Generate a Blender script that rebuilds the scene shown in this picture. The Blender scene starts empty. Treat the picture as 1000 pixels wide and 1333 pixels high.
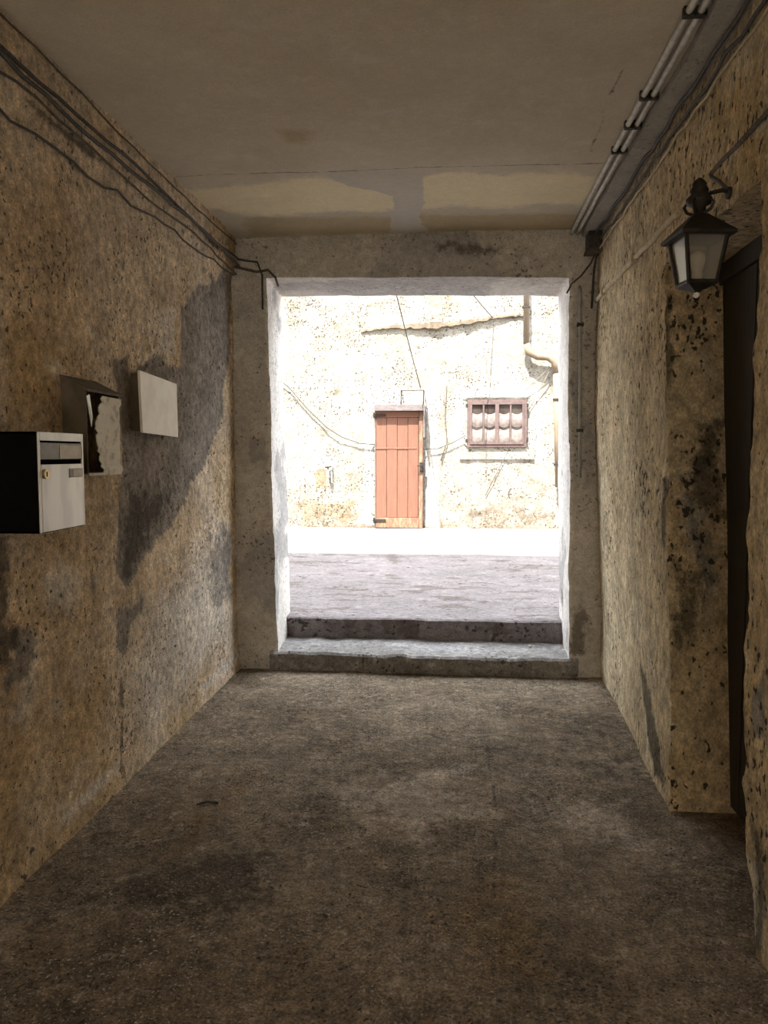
import bpy, bmesh, math, random
import numpy as np
from mathutils import Vector, Matrix

# ------------------------------------------------------------------ camera, sky, sun, exposure
SC = bpy.context.scene
COL = SC.collection
FPX = 1000.0
YAW = math.atan((590 - 500) / FPX)
PIT = math.atan((666.5 - 592) / FPX)
CAM = np.array([0.0, 0.0, 1.5])
cd = bpy.data.cameras.new('camera')
cd.sensor_fit = 'VERTICAL'; cd.sensor_height = 36.0
cd.lens = 36.0 * FPX / 1333.0
cd.clip_start = 0.02; cd.clip_end = 200
cam = bpy.data.objects.new('camera', cd); COL.objects.link(cam)
cam.location = CAM; cam.rotation_euler = (math.pi / 2 - PIT, 0, YAW)
SC.camera = cam

SKY_STRENGTH = 2.6
SUN_STRENGTH = 9.0
EXPOSURE = 1.62
w = bpy.data.worlds.new('sky'); SC.world = w; w.use_nodes = True
bg = w.node_tree.nodes['Background']
bg.inputs['Color'].default_value = (0.86, 0.92, 1.0, 1)
bg.inputs['Strength'].default_value = SKY_STRENGTH
SUN_EL = math.radians(62); SUN_AZ = math.radians(20)      # travels towards +y and a little +x
sd = bpy.data.lights.new('sun_offscreen', 'SUN'); sd.energy = SUN_STRENGTH; sd.angle = math.radians(0.53)
sd.color = (1.0, 0.95, 0.86)
sun = bpy.data.objects.new('sun_offscreen', sd); COL.objects.link(sun)
sdir = Vector((math.sin(SUN_AZ) * math.cos(SUN_EL), math.cos(SUN_AZ) * math.cos(SUN_EL), -math.sin(SUN_EL)))
sun.rotation_euler = sdir.to_track_quat('-Z', 'Y').to_euler()
sun.location = (-4, -8, 14)
vs = SC.view_settings
vs.view_transform = 'Standard'; vs.look = 'None'; vs.gamma = 1.0; vs.exposure = EXPOSURE
vs.use_curve_mapping = False

# ------------------------------------------------------------------ helpers
_r = np.array([math.cos(YAW), math.sin(YAW), 0]); _f0 = np.array([-math.sin(YAW), math.cos(YAW), 0])
_z = np.array([0, 0, 1.0])
_f = _f0 * math.cos(PIT) - _z * math.sin(PIT); _u = _f0 * math.sin(PIT) + _z * math.cos(PIT)
def at(px, py, ax, val):
    """point of the plane (axis ax = val) seen at a pixel of the photograph"""
    d = _r * (px - 500) / FPX + _u * (666.5 - py) / FPX + _f
    return CAM + d * (val - CAM[ax]) / d[ax]

def _hash(i, j, k, s):
    n = (i * 374761393 + j * 668265263 + k * 2147483647 + s * 974634521) & 0xFFFFFFFF
    n = ((n ^ (n >> 13)) * 1274126177) & 0xFFFFFFFF
    n = ((n ^ (n >> 16)) * 2246822519) & 0xFFFFFFFF
    return ((n ^ (n >> 15)) & 0xFFFFFF) / float(0xFFFFFF)
def vnoise(P, s):
    I = np.floor(P).astype(np.int64); T = P - I; T = T * T * (3 - 2 * T)
    o = 0
    for a in (0, 1):
        for b in (0, 1):
            for c in (0, 1):
                wgt = (T[:, 0] if a else 1 - T[:, 0]) * (T[:, 1] if b else 1 - T[:, 1]) * (T[:, 2] if c else 1 - T[:, 2])
                o = o + wgt * _hash(I[:, 0] + a, I[:, 1] + b, I[:, 2] + c, s)
    return o - 0.5
def fbm(P, scale, s, octv=4):
    o = 0; a = 1.0
    for q in range(octv):
        o = o + a * vnoise(P * scale + 17.3 * q, s + q); a *= 0.5; scale *= 2.03
    return o
def sstep(a, b, x):
    t = np.clip((x - a) / (b - a), 0, 1); return t * t * (3 - 2 * t)

def link(o, parent=None):
    COL.objects.link(o)
    if parent is not None: o.parent = parent
    return o
def tag(o, label=None, cat=None, group=None, kind=None):
    if label: o['label'] = label
    if cat: o['category'] = cat
    if group: o['group'] = group
    if kind: o['kind'] = kind
    return o
def empty(name, loc=(0, 0, 0), parent=None):
    o = bpy.data.objects.new(name, None); o.empty_display_size = 0.05
    o.location = loc
    return link(o, parent)

class MB:
    """collects shapes into one mesh"""
    def __init__(s): s.v = []; s.f = []
    def add(s, vs_, fs):
        b = len(s.v); s.v += [tuple(map(float, p)) for p in vs_]; s.f += [tuple(b + i for i in f) for f in fs]; return s
    def box(s, c, d, M=None, bev=0.0):
        bm = bmesh.new(); bmesh.ops.create_cube(bm, size=1)
        bmesh.ops.scale(bm, vec=d, verts=bm.verts)
        if bev > 0: bmesh.ops.bevel(bm, geom=bm.edges[:], offset=bev, segments=2, affect='EDGES', profile=.6)
        if M is not None: bmesh.ops.transform(bm, matrix=M.to_4x4(), verts=bm.verts)
        bmesh.ops.translate(bm, vec=c, verts=bm.verts)
        bm.verts.index_update()
        s.add([v.co[:] for v in bm.verts], [[v.index for v in f.verts] for f in bm.faces]); bm.free(); return s
    def span(s, a, b, bev=0.0):
        a = np.array(a, float); b = np.array(b, float)
        return s.box(tuple((a + b) / 2), tuple(np.abs(b - a)), None, bev)
    def tube(s, pts, r, seg=8, caps=True):
        pts = [Vector(p) for p in pts]; n = len(pts)
        rr = r if hasattr(r, '__len__') else [r] * n
        vs_ = []; fs = []
        t0 = (pts[1] - pts[0]).normalized()
        ref = Vector((0, 0, 1)) if abs(t0.z) < .9 else Vector((1, 0, 0))
        nrm = t0.cross(ref).normalized()
        for i, p in enumerate(pts):
            t = (pts[min(i + 1, n - 1)] - pts[max(i - 1, 0)]).normalized()
            nrm = (nrm - t * nrm.dot(t)).normalized(); bn = t.cross(nrm)
            for k in range(seg):
                a = 2 * math.pi * k / seg
                vs_.append(p + (nrm * math.cos(a) + bn * math.sin(a)) * rr[i])
        for i in range(n - 1):
            for k in range(seg):
                k2 = (k + 1) % seg
                fs.append((i * seg + k, i * seg + k2, (i + 1) * seg + k2, (i + 1) * seg + k))
        if caps: fs.append(tuple(range(seg))[::-1]); fs.append(tuple((n - 1) * seg + k for k in range(seg)))
        return s.add(vs_, fs)
    def lathe(s, prof, c, seg=16, rot=0.0):
        vs_ = []; fs = []
        for (r, z) in prof:
            for k in range(seg):
                a = rot + 2 * math.pi * k / seg
                vs_.append((c[0] + r * math.cos(a), c[1] + r * math.sin(a), c[2] + z))
        n = len(prof)
        for i in range(n - 1):
            for k in range(seg):
                k2 = (k + 1) % seg
                fs.append((i * seg + k, i * seg + k2, (i + 1) * seg + k2, (i + 1) * seg + k))
        fs.append(tuple(range(seg))[::-1]); fs.append(tuple((n - 1) * seg + k for k in range(seg)))
        return s.add(vs_, fs)
    def prism(s, poly, off):
        n = len(poly); off = np.array(off)
        A = [np.array(p, float) for p in poly]
        return s.add(A + [p + off for p in A], [tuple(range(n))[::-1], tuple(range(n, 2 * n))] +
                     [(i, (i + 1) % n, n + (i + 1) % n, n + i) for i in range(n)])
    def build(s, name, mat, parent=None, smooth=False):
        me = bpy.data.meshes.new(name); me.from_pydata(s.v, [], s.f); me.update()
        bm = bmesh.new(); bm.from_mesh(me); bmesh.ops.recalc_face_normals(bm, faces=bm.faces); bm.to_mesh(me); bm.free()
        if smooth: me.polygons.foreach_set('use_smooth', [True] * len(me.polygons))
        me.materials.append(mat)
        return link(bpy.data.objects.new(name, me), parent)

# ------------------------------------------------------------------ procedural materials
def new_mat(name):
    m = bpy.data.materials.new(name); m.use_nodes = True; nt = m.node_tree
    return m, nt, nt.nodes['Principled BSDF']
def nd(nt, t, **kw):
    n = nt.nodes.new(t)
    for k, v in kw.items(): setattr(n, k, v)
    return n
def noise(nt, vec, scale, detail=4, rough=.55):
    n = nd(nt, 'ShaderNodeTexNoise'); n.inputs['Scale'].default_value = scale
    n.inputs['Detail'].default_value = detail; n.inputs['Roughness'].default_value = rough
    nt.links.new(vec, n.inputs['Vector']); return n.outputs['Fac']
def rng(nt, x, a, b, c=0., d=1., smooth=True):
    n = nd(nt, 'ShaderNodeMapRange', interpolation_type='SMOOTHSTEP' if smooth else 'LINEAR')
    nt.links.new(x, n.inputs['Value'])
    for k, v in zip(('From Min', 'From Max', 'To Min', 'To Max'), (a, b, c, d)): n.inputs[k].default_value = v
    return n.outputs['Result']
def mth(nt, op, a, b=None, c=None):
    n = nd(nt, 'ShaderNodeMath', operation=op)
    for i, x in enumerate((a, b, c)):
        if x is None: continue
        if isinstance(x, (int, float)): n.inputs[i].default_value = x
        else: nt.links.new(x, n.inputs[i])
    return n.outputs[0]
def mixc(nt, fac, a, b, mode='MIX'):
    n = nd(nt, 'ShaderNodeMix', data_type='RGBA', blend_type=mode)
    for sock, x in ((n.inputs[0], fac), (n.inputs[6], a), (n.inputs[7], b)):
        if isinstance(x, (int, float)): sock.default_value = x
        elif isinstance(x, tuple): sock.default_value = x + (1,) if len(x) == 3 else x
        else: nt.links.new(x, sock)
    return n.outputs[2]
def coords(nt): return nd(nt, 'ShaderNodeTexCoord').outputs['Object']
def attr(nt, name): return nd(nt, 'ShaderNodeAttribute', attribute_name=name).outputs['Fac']

def plaster(name, c1, c2, c3, masks, pit=1.0, pitcol=(.035, .028, .018), bump=.5, s1=1.3, s2=7, pscale=42., grain=.35, stretch=(1, 1, 1), rough=.92, fleck=0., fleckcol=(.6, .55, .46), blotch=.35, pitlim=.30, mot=.55):
    m, nt, b = new_mat(name); v0 = coords(nt)
    mp = nd(nt, 'ShaderNodeMapping'); nt.links.new(v0, mp.inputs['Vector']); mp.inputs['Scale'].default_value = stretch
    v = mp.outputs[0]
    n1 = noise(nt, v, s1, 6, .6); n2 = noise(nt, v, s2, 6, .65); n3 = noise(nt, v, 110, 3, .6); nb = noise(nt, v, 13, 10, .78)
    col = mixc(nt, rng(nt, n1, .38, .62), c1, c2)
    col = mixc(nt, rng(nt, n2, .52, .70, 0, .8), col, c3)
    for (an, mc, edge, op) in masks:
        a = mth(nt, 'MULTIPLY_ADD', mth(nt, 'SUBTRACT', nb, .5), edge, attr(nt, an))
        w_ = .08 if an == 'cement' else .18
        col = mixc(nt, rng(nt, a, .5 - w_, .5 + w_, 0, op), col, mc)
    # broad worn areas, darker and lighter coats showing through
    mo = rng(nt, noise(nt, v, 4.5, 7, .72), .32, .68, 1 - mot * .6, 1 + mot * .45, False)
    sm = nd(nt, 'ShaderNodeVectorMath', operation='SCALE'); nt.links.new(col, sm.inputs[0]); nt.links.new(mo, sm.inputs['Scale'])
    col = sm.outputs[0]
    # blotches a few centimetres wide
    bl = rng(nt, noise(nt, v, 24, 5, .7), .30, .70, 1 - blotch, 1 + blotch, False)
    sc_ = nd(nt, 'ShaderNodeVectorMath', operation='SCALE'); nt.links.new(col, sc_.inputs[0]); nt.links.new(bl, sc_.inputs['Scale'])
    col = sc_.outputs[0]
    # grain
    g = rng(nt, n3, .3, .7, 1 - grain, 1 + grain * .6, False)
    gm = nd(nt, 'ShaderNodeVectorMath', operation='SCALE'); nt.links.new(col, gm.inputs[0]); nt.links.new(g, gm.inputs['Scale'])
    col = gm.outputs[0]
    # pits and flecks
    p = noise(nt, v, pscale, 2, .5)
    dens = rng(nt, noise(nt, v, 2.6, 3, .6), .35, .7, -.05, .065)
    ps = mth(nt, 'SUBTRACT', mth(nt, 'ADD', p, mth(nt, 'MULTIPLY', dens, -1.0)), 0)
    pitm = rng(nt, ps, pitlim, pitlim + .06, 1, 0)
    col = mixc(nt, mth(nt, 'MULTIPLY', pitm, min(1., .85 * pit)), col, pitcol)
    if fleck > 0:
        fk = rng(nt, noise(nt, v, 95, 3, .6), .60, .66)
        fk = mth(nt, 'MULTIPLY', fk, rng(nt, noise(nt, v, 1.7, 4, .65), .36, .64, .15, fleck))
        col = mixc(nt, fk, col, fleckcol)
    nt.links.new(col, b.inputs['Base Color'])
    b.inputs['Roughness'].default_value = rough; b.inputs['Specular IOR Level'].default_value = .25
    h = mth(nt, 'ADD', mth(nt, 'MULTIPLY', n2, .8), mth(nt, 'MULTIPLY', n3, .25))
    h = mth(nt, 'ADD', h, mth(nt, 'MULTIPLY', pitm, -.35))
    h = mth(nt, 'ADD', h, mth(nt, 'MULTIPLY', nb, .5))
    bp = nd(nt, 'ShaderNodeBump'); bp.inputs['Strength'].default_value = bump; bp.inputs['Distance'].default_value = .03
    nt.links.new(h, bp.inputs['Height']); nt.links.new(bp.outputs[0], b.inputs['Normal'])
    return m

def simple(name, c1, c2=None, scale=30., rough=.6, metal=0., bump=.15, stretch=(1, 1, 1), spec=.5, thr=(.4, .62)):
    m, nt, b = new_mat(name); v = coords(nt)
    mp = nd(nt, 'ShaderNodeMapping'); nt.links.new(v, mp.inputs['Vector']); mp.inputs['Scale'].default_value = stretch
    n = noise(nt, mp.outputs[0], scale, 5, .6)
    nt.links.new(mixc(nt, rng(nt, n, *thr), c1, c2 or tuple(x * .7 for x in c1)), b.inputs['Base Color'])
    b.inputs['Roughness'].default_value = rough; b.inputs['Metallic'].default_value = metal
    b.inputs['Specular IOR Level'].default_value = spec
    bp = nd(nt, 'ShaderNodeBump'); bp.inputs['Strength'].default_value = bump; bp.inputs['Distance'].default_value = .004
    nt.links.new(n, bp.inputs['Height']); nt.links.new(bp.outputs[0], b.inputs['Normal'])
    return m
def glass(name, col, rough=.15):
    m, nt, b = new_mat(name)
    b.inputs['Base Color'].default_value = col + (1,); b.inputs['Roughness'].default_value = rough
    b.inputs['Transmission Weight'].default_value = .9; b.inputs['IOR'].default_value = 1.45
    return m

MK = lambda cem, drk, lgt, och: [('ochre', och, .8, .85), ('light', lgt, .9, .8), ('cement', cem, .8, .92), ('dark', drk, 1.7, .8)]
M_left = plaster('plaster_ochre', (.61, .455, .29), (.69, .56, .405), (.76, .655, .52),
                 MK((.26, .226, .192), (.055, .045, .035), (.70, .63, .54), (.51, .355, .185)), pit=.95, s1=1.6, blotch=.5, bump=.9, pitlim=.300)
M_right = plaster('plaster_buff', (.63, .52, .345), (.58, .45, .275), (.70, .615, .45),
                  MK((.30, .28, .25), (.07, .06, .045), (.68, .63, .50), (.52, .38, .18)), pit=1.1, pscale=38, stretch=(1, 1, .72), blotch=.5, bump=.9, pitlim=.315)
M_back = plaster('plaster_grey', (.56, .525, .48), (.50, .46, .42), (.62, .59, .545),
                 MK((.40, .38, .365), (.13, .11, .09), (.74, .70, .65), (.58, .48, .33)), pit=.7, bump=.4, blotch=.2, grain=.25, mot=.3)
M_ceil = plaster('ceiling_paint', (.57, .51, .415), (.53, .465, .365), (.59, .54, .455),
                 MK((.53, .49, .435), (.12, .10, .075), (.80, .70, .47), (.42, .335, .21)), pit=.0, bump=.12, grain=.10, blotch=.05, mot=.10)
M_floor = plaster('floor_aggregate', (.33, .26, .185), (.215, .163, .108), (.44, .365, .285),
                  MK((.32, .30, .29), (.075, .062, .045), (.52, .43, .335), (.30, .195, .09)), pit=1.0, bump=1.0, s2=14, pscale=60, grain=.6, fleck=1.0, blotch=.5, mot=.7)
M_step = plaster('step_concrete', (.33, .315, .305), (.26, .245, .23), (.42, .41, .41),
                 MK((.2, .19, .18), (.075, .065, .05), (.58, .58, .58), (.34, .28, .19)), pit=.9, bump=.6, s2=12)
M_court = plaster('courtyard_paving', (.235, .205, .203), (.20, .176, .172), (.275, .246, .242),
                  MK((.2, .18, .17), (.125, .10, .09), (.45, .42, .38), (.3, .24, .17)), pit=.9, bump=.7, s1=.8, s2=5, pscale=26, stretch=(.85, 1.25, 1), mot=.4)
M_far = plaster('limewash_far', (.265, .24, .193), (.29, .27, .225), (.225, .20, .155),
                MK((.24, .21, .162), (.14, .11, .083), (.40, .38, .345), (.185, .136, .082)), pit=1.1, pitcol=(.055, .042, .03), pitlim=.322, bump=1.0, s1=.7, s2=4, pscale=36, grain=.4, blotch=.25)
M_strip = plaster('grey_strip_paint', (.38, .355, .31), (.33, .31, .27), (.42, .40, .35), [], pit=.5, bump=.3, grain=.15, blotch=.1, mot=.25)
M_street = plaster('pale_street_bounce', (.44, .41, .36), (.38, .35, .30), (.5, .47, .42), [], pit=.5, s1=.5, s2=3, pscale=20)  # unseen street behind the camera, made pale to bounce light into the passage
M_shell = plaster('outer_render', (.62, .55, .44), (.55, .48, .37), (.66, .6, .5), [], pit=.5, s1=.5, s2=3, pscale=20)

M_cable = simple('cable_black', (.03, .028, .024), (.07, .06, .05), 60, .7)
M_cable2 = simple('cable_dusty', (.12, .10, .075), (.06, .05, .04), 40, .85)
M_pvc = simple('conduit_pvc', (.56, .55, .50), (.42, .40, .35), 25, .5)
M_pvc2 = simple('conduit_painted', (.55, .47, .33), (.44, .36, .23), 18, .8)
M_iron = simple('wrought_iron', (.016, .014, .012), (.035, .028, .022), 50, .55, .4, .4)
M_steel = simple('brushed_steel', (.42, .40, .37), (.34, .325, .30), 14, .38, .75, .08, (1, 1, .25))
M_black = simple('black_enamel', (.004, .004, .0045), (.006, .006, .006), 20, .8, 0, .05, spec=.03)
M_brass = simple('brass', (.62, .47, .22), (.45, .32, .14), 60, .4, .8)
M_white = simple('white_card', (.80, .77, .70), (.72, .68, .60), 30, .7)
M_grey = simple('grey_plastic', (.30, .29, .28), (.25, .24, .23), 30, .5)
M_rustbox = simple('weathered_tin', (.13, .105, .075), (.08, .065, .045), 12, .8, 0, .4)
M_chip = simple('flaking_white_paint', (.80, .76, .66), (.55, .47, .35), 26, .8, 0, .5, thr=(.50, .66))
M_plaque = simple('enamel_plaque', (.86, .82, .74), (.78, .73, .64), 9, .45, 0, .15)
M_dark = simple('dark_inside', (.02, .017, .013), (.03, .025, .02), 10, .9)
M_door = simple('terracotta_paint', (.15, .064, .037), (.125, .051, .03), 7, .7, 0, .5, (6, 6, .6))
M_doorwear = simple('bare_worn_wood', (.20, .135, .08), (.13, .064, .04), 10, .85, 0, .5, (3, 3, 1), thr=(.35, .6))
M_oldwood = simple('grey_weathered_wood', (.13, .11, .108), (.09, .075, .072), 9, .85, 0, .6, (1, 4, 4))
M_winwood = simple('faded_red_wood', (.095, .064, .058), (.07, .045, .04), 18, .8, 0, .4)
M_curtain = simple('curtain_cloth', (.17, .142, .13), (.12, .096, .085), 20, .9, 0, .1)
M_pane = simple('dark_window_glass', (.03, .022, .02), (.05, .04, .035), 4, .12, 0, 0)
M_pipe = simple('ochre_painted_pipe', (.135, .10, .062), (.16, .12, .078), 9, .75)
M_lampglass = glass('lantern_glass', (.88, .86, .80), .18)
M_nichedoor = simple('nearly_black_wood', (.035, .028, .02), (.022, .018, .013), 8, .75, 0, .5, (6, 6, .7))
M_thin = simple('grey_green_paint', (.36, .35, .31), (.27, .26, .235), 12, .7)
M_pebble = simple('pale_pebble', (.46, .42, .35), (.38, .34, .28), 60, .9)
M_stone = simple('pebble_stone', (.45, .41, .36), (.34, .3, .26), 40, .9)

# ------------------------------------------------------------------ surfaces with relief and wear
YB0, YB1 = 5.20, 5.80          # passage end wall: inner face, courtyard face
ZC = 2.95
XL = -1.50
Y0 = -3.0                      # street end of the passage, behind the camera
YF = 12.5                      # far house
ZG = .285                      # courtyard level
def jx(side, z, y):
    t = z / 2.67; k = (y - YB0) / (YB1 - YB0)
    if side < 0: return (-1.21 - .055 * t) - .035 * k
    return (.795 - .05 * t) + .01 * k
def lz(x): return 2.675 - .02 * (x + .25)
def relief(P):
    """the same crookedness for every surface of the passage, so that edges stay shut"""
    A = np.full(len(P), .009)
    jl = np.array([1.0]) 
    jl = np.minimum(np.abs(P[:, 0] - (-1.24)), np.abs(P[:, 0] - .77))
    near = np.exp(-(jl / .035) ** 2) * (np.abs(P[:, 1] - 5.2) < .05) * (P[:, 2] > .1) * (P[:, 2] < 2.75)
    nd_ = np.exp(-(np.abs(P[:, 1] - (2.50 - .20 * np.exp(-np.maximum(P[:, 2], 0) / .35))) / .04) ** 2) + np.exp(-(np.abs(P[:, 1] - 3.235 - .14 * np.minimum(P[:, 2], 2.3)) / .04) ** 2)
    nd_ = nd_ * np.exp(-((P[:, 0] - .925) / .03) ** 2) * (P[:, 2] < 2.3)
    A2 = .004 + .010 * near + .014 * nd_
    D = np.stack([A * fbm(P, 1.7, 11 + 7 * k, 3) * 1.6 + A2 * fbm(P, 11, 51 + 7 * k, 3) for k in range(3)], 1)
    return P + D

class Surf:
    def __init__(s): s.P = []; s.F = []; s.n = 0
    def grid(s, nu, nv, fn, flip=False):
        U, V = np.meshgrid(np.linspace(0, 1, nu + 1), np.linspace(0, 1, nv + 1), indexing='ij')
        P = np.stack([np.broadcast_to(a, U.shape).ravel() for a in fn(U, V)], 1).astype(float)
        i = np.arange(nu)[:, None] * (nv + 1) + np.arange(nv)[None, :] + s.n
        q = np.stack([i, i + nv + 1, i + nv + 2, i + 1], 2).reshape(-1, 4)
        if flip: q = q[:, ::-1]
        s.P.append(P); s.F.append(q); s.n += len(P); return s
    def build(s, name, mat, masks=None, warp=relief, extra=None):
        P = np.concatenate(s.P); F = np.concatenate(s.F)
        Q = warp(P) if warp else P.copy()
        if extra: Q = extra(P, Q)
        me = bpy.data.meshes.new(name); me.from_pydata(Q.tolist(), [], F.tolist()); me.update()
        me.polygons.foreach_set('use_smooth', [True] * len(me.polygons))
        for an in ('cement', 'dark', 'light', 'ochre'):
            v = np.zeros(len(P))
            if masks and an in masks:
                for fn in masks[an]: v = np.maximum(v, fn(P))
            at_ = me.attributes.new(an, 'FLOAT', 'POINT'); at_.data.foreach_set('value', v.astype(np.float32))
        me.materials.append(mat)
        o = link(bpy.data.objects.new(name, me)); o['kind'] = 'structure'
        return o

def poly_mask(poly, axes, soft=.10, amp=.06, nsc=5, seed=3, peak=1.0, when=None):
    """wear patch with an outline given in the plane of a surface; 1 inside, .5 on the outline"""
    V = np.array(poly, float)
    def fn(P):
        X = P[:, axes].copy()
        X[:, 0] += amp * fbm(P, nsc, seed, 4); X[:, 1] += amp * fbm(P, nsc, seed + 31, 4)
        d = np.full(len(X), 1e9); ins = np.zeros(len(X), bool)
        for i in range(len(V)):
            a = V[i]; b = V[(i + 1) % len(V)]; e = b - a
            t = np.clip(((X - a) @ e) / (e @ e + 1e-12), 0, 1)
            d = np.minimum(d, np.linalg.norm(X - a - t[:, None] * e, axis=1))
            c = (a[1] <= X[:, 1]) != (b[1] <= X[:, 1])
            with np.errstate(divide='ignore', invalid='ignore'):
                xi = a[0] + (X[:, 1] - a[1]) / (b[1] - a[1]) * (b[0] - a[0])
            ins ^= c & (X[:, 0] < xi)
        sd_ = np.where(ins, -d, d)
        v = np.clip(.5 - sd_ / soft, 0, 1) * peak
        return v * when(P) if when else v
    return fn
def pxpoly(pts, ax, val, axes): return [tuple(at(px, py, ax, val)[axes]) for px, py in pts]
def pm(pts, ax, val, axes, **kw): return poly_mask(pxpoly(pts, ax, val, axes), axes, **kw)

# floor
YZ, XZ, XY = [1, 2], [0, 2], [0, 1]
def fl(pts, **kw): return pm(pts, 2, 0.0, XY, **kw)
floor_masks = {
    'light': [fl([(420, 1010), (600, 990), (640, 1080), (560, 1150), (470, 1100)], soft=.6, amp=.3, peak=.75, seed=9),
              fl([(690, 1030), (830, 1040), (850, 1110), (760, 1120), (690, 1080)], soft=.5, amp=.3, peak=.72, seed=14)],
    'dark': [lambda P: .56 * np.exp(-((P[:, 0] - .165 - .03 * np.sin(P[:, 1] * 2.2)) / .012) ** 2) * (P[:, 1] < 4.6) + 0 * P[:, 0],
             lambda P: .60 * sstep(.35, .95, fbm(P, 1.1, 77, 4) + .55)],
    'ochre': [fl([(560, 1150), (680, 1130), (720, 1280), (600, 1300)], soft=.5, amp=.25, peak=.7, seed=5),
              fl([(100, 1150), (330, 960), (380, 1010), (230, 1180)], soft=.6, amp=.25, peak=.6, seed=6)]}
S = Surf().grid(150, 380, lambda U, V: (-1.62 + U * 2.95, Y0 + V * (YB0 + .02 - Y0), 0 * U))
def floor_x(P, Q):
    Q[:, 2] += .006 * fbm(P, 6, 91, 3) + .004 * fbm(P, 22, 93, 2)
    return Q
S.build('floor', M_floor, floor_masks, extra=floor_x)

# ceiling: older slab, then a slightly higher strip in front of the end wall
def ce(pts, **kw): return pm(pts, 2, ZC, XY, **kw)
YS = at(500, 222, 2, ZC)[1]
ceil_masks = {
    'light': [ce([(228, 247), (420, 235), (790, 228), (782, 268), (560, 276), (310, 284), (262, 276)], soft=.22, amp=.12, peak=.95)],
    'cement': [ce([(500, 228), (556, 228), (548, 270), (556, 308), (508, 308), (512, 275)], soft=.08, amp=.05),
               ce([(415, 226), (520, 226), (512, 262), (440, 240)], soft=.08, amp=.05)],
    'ochre': [ce([(355, 165), (410, 168), (405, 192), (362, 192)], soft=.16, amp=.05, peak=.75),
              ce([(310, 283), (780, 278), (770, 306), (320, 312)], soft=.2, amp=.06, peak=.7, seed=12)],
    'dark': [lambda P: .62 * np.exp(-np.abs(P[:, 1] - YS) / .012),
             lambda P: .52 * np.exp(-((P[:, 0] - .611 - (P[:, 1] - 2.995) * .042) / .012) ** 2) * (P[:, 1] > 2.9) * (P[:, 1] < 4.0)]}
S = Surf().grid(140, 260, lambda U, V: (-1.62 + U * 2.80, Y0 + V * (YS - Y0), ZC + 0 * U), True)
S.grid(140, 2, lambda U, V: (-1.62 + U * 2.80, YS + 0 * U, ZC + V * .012), True)
S.grid(140, 70, lambda U, V: (-1.62 + U * 2.80, YS + V * (YB0 + .02 - YS), ZC + .012 + 0 * U), True)
S.build('ceiling', M_ceil, ceil_masks)
S = Surf().grid(14, 240, lambda U, V: (.818 + U * .14, Y0 + V * (YB0 + .01 - Y0), ZC - .035 + 0 * U), True)
S.grid(4, 240, lambda U, V: (.818 + 0 * U, Y0 + V * (YB0 + .01 - Y0), ZC - .035 + U * .05))
S.build('trim_2', M_strip, None)

# left wall
def lw(pts, **kw): return pm(pts, 0, XL, YZ, **kw)
left_masks = {
    'cement': [lw([(238, 400), (262, 372), (303, 352), (300, 470), (286, 560), (266, 610), (240, 655), (208, 705), (166, 762), (150, 742),
                   (154, 690), (156, 620), (160, 560), (148, 490), (150, 466), (166, 462), (174, 500), (182, 470), (205, 466), (222, 478), (236, 480)],
                  soft=.16, amp=.07),
               lw([(150, 800), (170, 780), (190, 790), (170, 830), (158, 870)], soft=.2, amp=.16, nsc=7, peak=.9, seed=40),
               lw([(110, 745), (130, 740), (135, 790), (112, 790)], soft=.25, amp=.16, nsc=7, peak=.72, seed=41),
               lw([(0, 800), (50, 820), (60, 900), (20, 960), (0, 960)], soft=.3, amp=.2, nsc=6, peak=.72, seed=42),
               lw([(262, 700), (300, 650), (305, 800), (270, 830)], soft=.4, amp=.3, peak=.58, seed=43)],
    'dark': [lw([(172, 640), (222, 642), (206, 690), (166, 758), (152, 736), (160, 690)], soft=.3, amp=.1, peak=.85),
             lw([(-5, 690), (12, 690), (12, 860), (-5, 870)], soft=.12, amp=.05),
             lw([(0, 810), (28, 815), (24, 840), (0, 850)], soft=.1, amp=.05),
             lambda P: .8 * np.exp(-np.abs(P[:, 2] - 2.76 - .03 * np.sin(P[:, 1] * 1.7)) / .035) * sstep(-.2, .35, fbm(P, 2.1, 64, 3) + .1),
             lambda P: .58 * np.exp(-np.abs(P[:, 2] - 2.60) / .05) * sstep(0, .4, fbm(P, 1.6, 65, 3) + .1),
             lw([(154, 880), (160, 880), (161, 1016), (155, 1016)], soft=.03, amp=.03, peak=.62, seed=45)],
    'light': [lw([(175, 790), (230, 720), (300, 640), (312, 850), (160, 1005), (160, 860)], soft=.7, amp=.3, peak=.66, seed=44),
              lw([(60, 720), (110, 730), (100, 800), (55, 800)], soft=.25, amp=.1, peak=.75),
              lw([(20, 820), (60, 840), (50, 960), (10, 940)], soft=.25, amp=.12, peak=.75),
              lambda P: .70 * np.exp(-np.abs(P[:, 2] - .10) / .07) * sstep(-.1, .3, fbm(P, 1.3, 25, 3)),
              lw([(205, 400), (232, 395), (232, 470), (205, 462)], soft=.2, amp=.06, peak=.8)],
    'ochre': [lw([(0, 380), (70, 420), (110, 480), (70, 485), (70, 560), (0, 560)], soft=.4, amp=.1, peak=.8),
              lw([(60, 900), (150, 800), (160, 980), (60, 1060)], soft=.5, amp=.2, peak=.72),
              lambda P: .62 * sstep(.1, .6, fbm(P, 1.4, 33, 4) + .2)]}
def left_x(P, Q):
    # the plaster hangs proud above the line of the cables; repairs are shallow pans; the foot is thicker
    Q[:, 0] += .022 * sstep(2.66, 2.80, P[:, 2])
    c = left_masks['cement'][0](P)
    Q[:, 0] -= .012 * sstep(.3, .7, c)
    Q[:, 0] += .015 * np.exp(-np.maximum(P[:, 2], 0) / .10)
    Q[:, 0] -= .010 * np.clip(left_masks['dark'][3](P) - .4, 0, 1)
    return Q
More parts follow.
